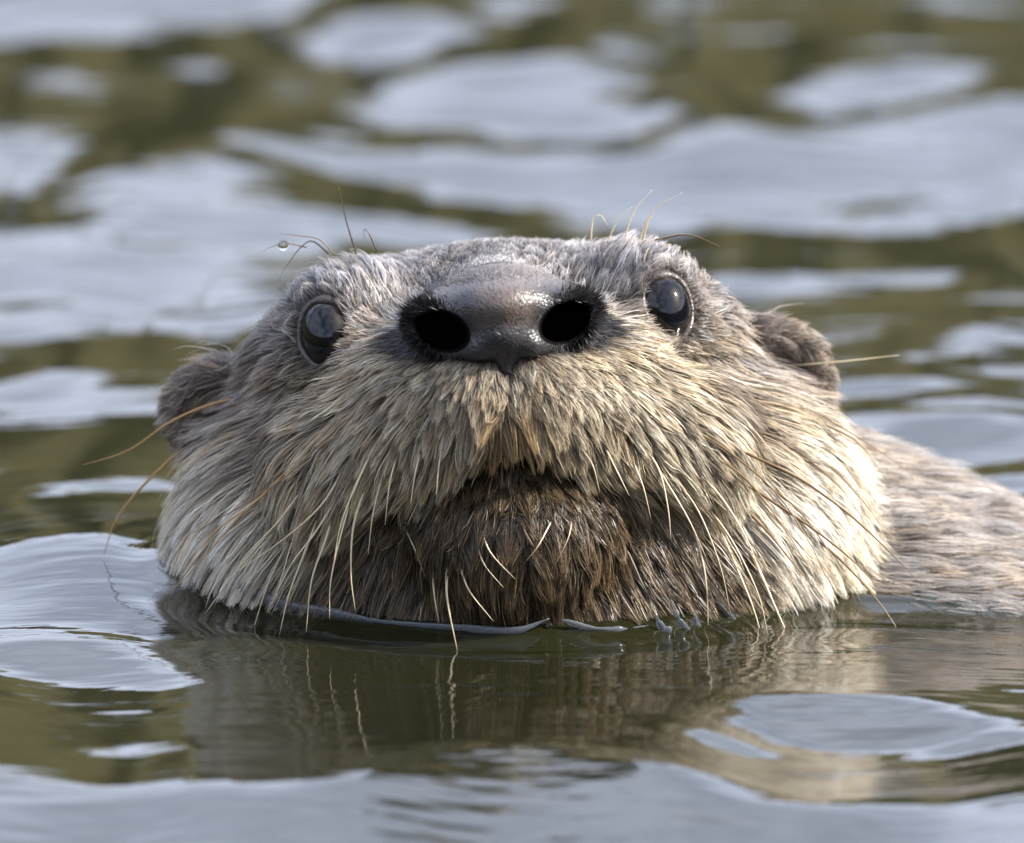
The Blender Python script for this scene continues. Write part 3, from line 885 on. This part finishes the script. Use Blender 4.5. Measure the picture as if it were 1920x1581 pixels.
ORANGE = (0.46, 0.26, 0.08)
CREAM, AMBER, DARKW = (0.62, 0.52, 0.34), (0.20, 0.12, 0.045), (0.08, 0.055, 0.03)
WH = [
 ([(1471, 759), (1542, 795), (1609, 830), (1666, 905)], AMBER, 0.018, .3), ([(1440, 730), (1530, 775), (1600, 815), (1700, 880)], AMBER, 0.013, .3),
 ([(1494, 835), (1560, 879), (1622, 945), (1665, 1005)], AMBER, 0.018, .3), ([(1360, 822), (1396, 848), (1498, 897), (1595, 967), (1671, 1038), (1728, 1096)], AMBER, 0.024, .5),
 ([(1361, 883), (1449, 941), (1533, 998), (1604, 1056), (1657, 1114)], AMBER, 0.024, .5), ([(1383, 941), (1440, 998), (1498, 1069), (1578, 1158)], AMBER, 0.020, .4),
 ([(1498, 985), (1578, 1052), (1649, 1131), (1697, 1202)], AMBER, 0.020, .4), ([(1600, 1070), (1640, 1114), (1675, 1153), (1724, 1225)], CREAM, 0.024, .4),
 ([(1370, 960), (1423, 1069), (1458, 1149), (1496, 1233)], CREAM, 0.028, .3), ([(1345, 980), (1383, 1069), (1414, 1145), (1436, 1226)], CREAM, 0.020, .3),
 ([(1290, 960), (1316, 1047), (1325, 1105), (1328, 1180)], CREAM, 0.020, .3), ([(1230, 870), (1250, 905), (1290, 972), (1323, 1043)], CREAM, 0.022, .3),
 ([(1454, 688), (1560, 680), (1686, 666)], CREAM, 0.020, .2),
 ([(1200, 830), (1235, 880), (1252, 950), (1258, 1010)], CREAM, 0.018, .2), ([(1130, 830), (1155, 880), (1180, 930)], CREAM, 0.017, .2), ([(1080, 830), (1110, 870), (1125, 925)], CREAM, 0.015, .2),
 ([(1300, 880), (1350, 930), (1400, 1010), (1430, 1090)], CREAM, 0.020, .3), ([(1330, 850), (1400, 900), (1470, 990), (1520, 1070)], AMBER, 0.017, .4),
 ([(457, 744), (391, 760), (318, 792), (240, 845), (155, 872)], ORANGE, 0.026, .3), ([(360, 830), (310, 870), (250, 930), (215, 980), (195, 1040)], ORANGE, 0.026, .2),
 ([(540, 960), (500, 1005), (440, 1075), (385, 1150)], CREAM, 0.030, .4), ([(560, 990), (533, 1032), (501, 1099), (472, 1190)], CREAM, 0.024, .4),
 ([(570, 970), (549, 1013), (514, 1130)], CREAM, 0.018, .3), ([(600, 960), (580, 1013), (542, 1114), (524, 1190)], CREAM, 0.022, .4),
 ([(630, 950), (609, 1016), (584, 1089), (574, 1185)], CREAM, 0.022, .4), ([(690, 900), (663, 985), (658, 1076), (666, 1145)], CREAM, 0.020, .3),
 ([(650, 870), (600, 950), (520, 1020), (430, 1080)], CREAM, 0.019, .3), ([(560, 860), (480, 940), (400, 1000), (340, 1075)], ORANGE, 0.018, .3),
 ([(520, 900), (440, 980), (370, 1060), (310, 1120)], ORANGE, 0.018, .3), ([(470, 940), (400, 1010), (345, 1080), (300, 1150)], AMBER, 0.017, .3), ([(610, 820), (540, 890), (450, 950), (360, 1000)], AMBER, 0.016, .3),
 ([(700, 840), (672, 900), (640, 980), (625, 1060)], CREAM, 0.018, .3), ([(745, 850), (730, 910), (722, 985)], CREAM, 0.016, .2), ([(790, 840), (778, 890), (770, 945)], CREAM, 0.015, .2),
 ([(838, 1060), (839, 1127), (858, 1222)], CREAM, 0.022, .3), ([(811, 1060), (814, 1114), (823, 1168)], CREAM, 0.017, .2), ([(861, 1057), (880, 1108), (925, 1165)], CREAM, 0.015, .2),
 ([(902, 994), (921, 1038), (966, 1086)], CREAM, 0.014, .2), ([(893, 1019), (909, 1060), (944, 1102)], CREAM, 0.012, .15), ([(1035, 975), (1010, 1022), (985, 1054)], CREAM, 0.013, .15),
 ([(745, 960), (776, 1026), (798, 1083)], CREAM, 0.015, .2), ([(1073, 970), (1065, 1010), (1040, 1060)], CREAM, 0.012, .15),
 ([(668, 462), (648, 410), (635, 350)], DARKW, 0.013, .1), ([(628, 466), (600, 450), (560, 442), (522, 438)], AMBER, 0.011, .1), ([(616, 462), (585, 452), (560, 468), (540, 495), (523, 524)], DARKW, 0.012, .1),
 ([(706, 456), (692, 438), (682, 431), (684, 450)], DARKW, 0.011, .05), ([(1168, 446), (1188, 398), (1222, 356)], CREAM, 0.013, .1), ([(1195, 446), (1225, 395), (1280, 361)], CREAM, 0.013, .1),
 ([(1108, 440), (1112, 412), (1126, 404), (1140, 424)], CREAM, 0.010, .05), ([(1138, 442), (1160, 410), (1185, 388)], CREAM, 0.011, .1), ([(1228, 436), (1290, 440), (1351, 462)], AMBER, 0.014, .1),
 ([(1205, 440), (1215, 415), (1224, 405)], CREAM, 0.016, .05),
 ([(575, 450), (531, 457), (486, 473)], AMBER, 0.010, .0),
 ([(1290, 800), (1370, 850), (1460, 930), (1530, 1040), (1560, 1120)], AMBER, 0.016, .4), ([(1420, 800), (1500, 850), (1580, 920), (1640, 1010)], AMBER, 0.015, .3),
 ([(1310, 930), (1370, 1010), (1420, 1110), (1440, 1190)], CREAM, 0.018, .3), ([(1260, 890), (1310, 960), (1350, 1060), (1370, 1150)], CREAM, 0.016, .3),
 ([(1400, 880), (1500, 960), (1570, 1060), (1610, 1140)], AMBER, 0.015, .4), ([(1180, 850), (1205, 910), (1220, 970)], CREAM, 0.014, .2),
 ([(640, 920), (590, 1000), (545, 1060), (500, 1150)], CREAM, 0.018, .3), ([(580, 900), (520, 980), (455, 1050), (415, 1130)], CREAM, 0.018, .3),
 ([(420, 900), (370, 970), (335, 1040), (312, 1100)], ORANGE, 0.016, .3), ([(660, 930), (640, 1000), (620, 1090), (618, 1160)], CREAM, 0.016, .3),
 ([(500, 860), (430, 930), (370, 1000), (325, 1060)], ORANGE, 0.014, .3), ([(720, 880), (700, 960), (690, 1040)], CREAM, 0.015, .2), ([(830, 830), (822, 880), (818, 930)], CREAM, 0.013, .2),
]
for (pts, c, rad, out) in WH:
    base = trace(*pts[0])
    if base is None:
        base = px2h(pts[0][0], pts[0][1] + 14, 5.5) if pts[0][1] < 500 else px2h(pts[0][0], pts[0][1], 6)
    w0 = float(h2v(base)[1])
    P = [base]
    for i, q in enumerate(pts[1:]):
        t = (i + 1) / (len(pts) - 1)
        dep = w0 - out * (1 - (1 - t) ** 2) * 1.2
        P.append(px2h(q[0], q[1], dep))
    # keep clear of the skin
    P = np.array(P)
    for i in range(1, len(P)):
        v = float(skin(P[i][None])[0])
        if v < 0.18:
            P[i] = P[i] + (px2h(pts[i][0], pts[i][1], -1) - px2h(pts[i][0], pts[i][1], 0)) * (0.22 - v) * 1.5
    Cv = catmull(P, 16)
    W = h2w(Cv) / 100
    d = np.gradient(W, axis=0); d /= np.linalg.norm(d, axis=1, keepdims=True)
    s1 = np.cross(d, np.array([0.2, 1, 0.1])); s1 /= np.linalg.norm(s1, axis=1, keepdims=True)
    s2 = np.cross(d, s1)
    V, F = [], []
    for i in range(16):
        rr = rad * 1.35 * (1 - 0.85 * (i / 15) ** 1.4) / 100
        for a in range(5):
            an = 2 * math.pi * a / 5
            V.append(W[i] + (s1[i] * math.cos(an) + s2[i] * math.sin(an)) * rr)
    for i in range(15):
        for a in range(5):
            b = (a + 1) % 5
            F.append((i * 5 + a, i * 5 + b, i * 5 + 5 + b, i * 5 + 5 + a))
    F.append(tuple(range(4, -1, -1))); F.append(tuple(75 + k for k in range(5)))
    cc = np.tile(np.array(c) * random.uniform(0.8, 1.15), (len(V), 1))
    mesh_obj('whisker', V, F, M_whisk, otter, cc)

# clear film of water where the throat fur meets the surface
m, n, l, b = new_mat('water_film'); M_film = m
b.inputs['Base Color'].default_value = (0.36, 0.39, 0.43, 1)
b.inputs['Roughness'].default_value = 0.12
b.inputs['IOR'].default_value = 1.33
b.inputs['Transmission Weight'].default_value = 0.82

def front_of_fur(px, py, gap=0.36):
    """where the sight line through this point first comes within a hair's length of the skin"""
    q = trace(px, py)
    w = float(h2v(q)[1]) if q is not None else 6.0
    return px2h(px, py, w - gap)

def ribbon_tube(name, pts, rads, mat, flat=0.6, n=40, gap=0.36):
    C = catmull(np.array([front_of_fur(*p, gap) for p in pts]), n)
    rr = np.interp(np.linspace(0, 1, n), np.linspace(0, 1, len(rads)), rads) * (0.35 + 1.3 * vnoise(np.stack([np.linspace(0, 9, n), np.zeros(n)], -1), len(pts) + n))
    W = h2w(C) / 100
    d = np.gradient(W, axis=0); d /= np.linalg.norm(d, axis=1, keepdims=True)
    s1 = np.cross(d, np.array([0, 1.0, 0.2])); s1 /= np.linalg.norm(s1, axis=1, keepdims=True)
    s2 = np.cross(d, s1)
    V, F = [], []
    for i in range(n):
        for a in range(8):
            an = math.pi * a / 4
            V.append(W[i] + (s1[i] * math.cos(an) + s2[i] * math.sin(an) * flat) * rr[i] / 100)
    for i in range(n - 1):
        for a in range(8):
            b = (a + 1) % 8
            F.append((i * 8 + a, i * 8 + b, i * 8 + 8 + b, i * 8 + 8 + a))
    F.append(tuple(range(7, -1, -1))); F.append(tuple((n - 1) * 8 + k for k in range(8)))
    return mesh_obj(name, V, F, mat)

o = ribbon_tube('water_film', [(395, 1070), (450, 1100), (520, 1132), (620, 1150), (720, 1166), (850, 1176), (960, 1184), (1030, 1160)], [0.03, 0.16, 0.16, 0.09, 0.07, 0.06, 0.07, 0.01], M_film, 0.6, 70)
o['label'] = 'long clear lip of water curving round the throat fur below the chin'
o['category'] = 'water film'
o = ribbon_tube('water_film', [(1052, 1162), (1100, 1176), (1160, 1182), (1215, 1176)], [0.02, 0.06, 0.06, 0.03], M_film, 0.6, 40)
o['label'] = 'short clear lip of water between the chin and the water spikes'
o['category'] = 'water film'
SPK = [((1228, 1150), (1240, 1176), (1262, 1196)), ((1262, 1142), (1285, 1180), (1318, 1212)), ((1300, 1150), (1312, 1185), (1326, 1218)), ((1345, 1128), (1378, 1170), (1396, 1206)),
       ((1372, 1150), (1410, 1175), (1440, 1190)), ((1430, 1150), (1490, 1160), (1560, 1152))]
for k, sp in enumerate(SPK):
    o = ribbon_tube('water_spike', list(sp), [0.01, 0.06, 0.11, 0.02], M_film, 0.35, 24, 0.55)
    o['label'] = 'glassy spike of water clinging to the wet fur below the pale cheek' if k < 5 else 'flat glassy film of water lying along the base of the pale cheek'
    o['category'] = 'water spike'
    o['group'] = 'water spikes below the pale cheek'

# a drop of water strung on a brow whisker
bw = trace(628, 474)
dep = float(h2v(bw)[1]) if bw is not None else 5.5
dc = px2h(531, 460, dep)
ds, df = uv_sphere(32, 20)
dv = ds * np.array([0.10, 0.10, 0.105])
dr = mesh_obj('water_droplet', (h2w(dc + dv)) / 100, df, M_drop)
dr['label'] = 'clear round water droplet hanging on a brow whisker'
dr['category'] = 'droplet'

# a few air bubbles in front of the chin
for (bx, by, br) in ((1018, 1196, 0.050), (1030, 1199, 0.060), (1024, 1186, 0.035), (1026, 1231, 0.028)):
    c = px2water(bx, by)
    hz = float(H[np.argmin(np.abs(gx - c[0])), np.argmin(np.abs(gy - c[1]))])
    bo = mesh_obj('air_bubble', (ds * br + np.array([c[0], c[1], hz + br * 0.35])) / 100, df, M_drop)
    bo['label'] = 'tiny clear air bubble in the small cluster floating before the chin' if by < 1220 else 'lone tiny air bubble floating apart from the cluster before the chin'
    bo['category'] = 'bubble'
    bo['group'] = 'air bubbles in front of the chin'
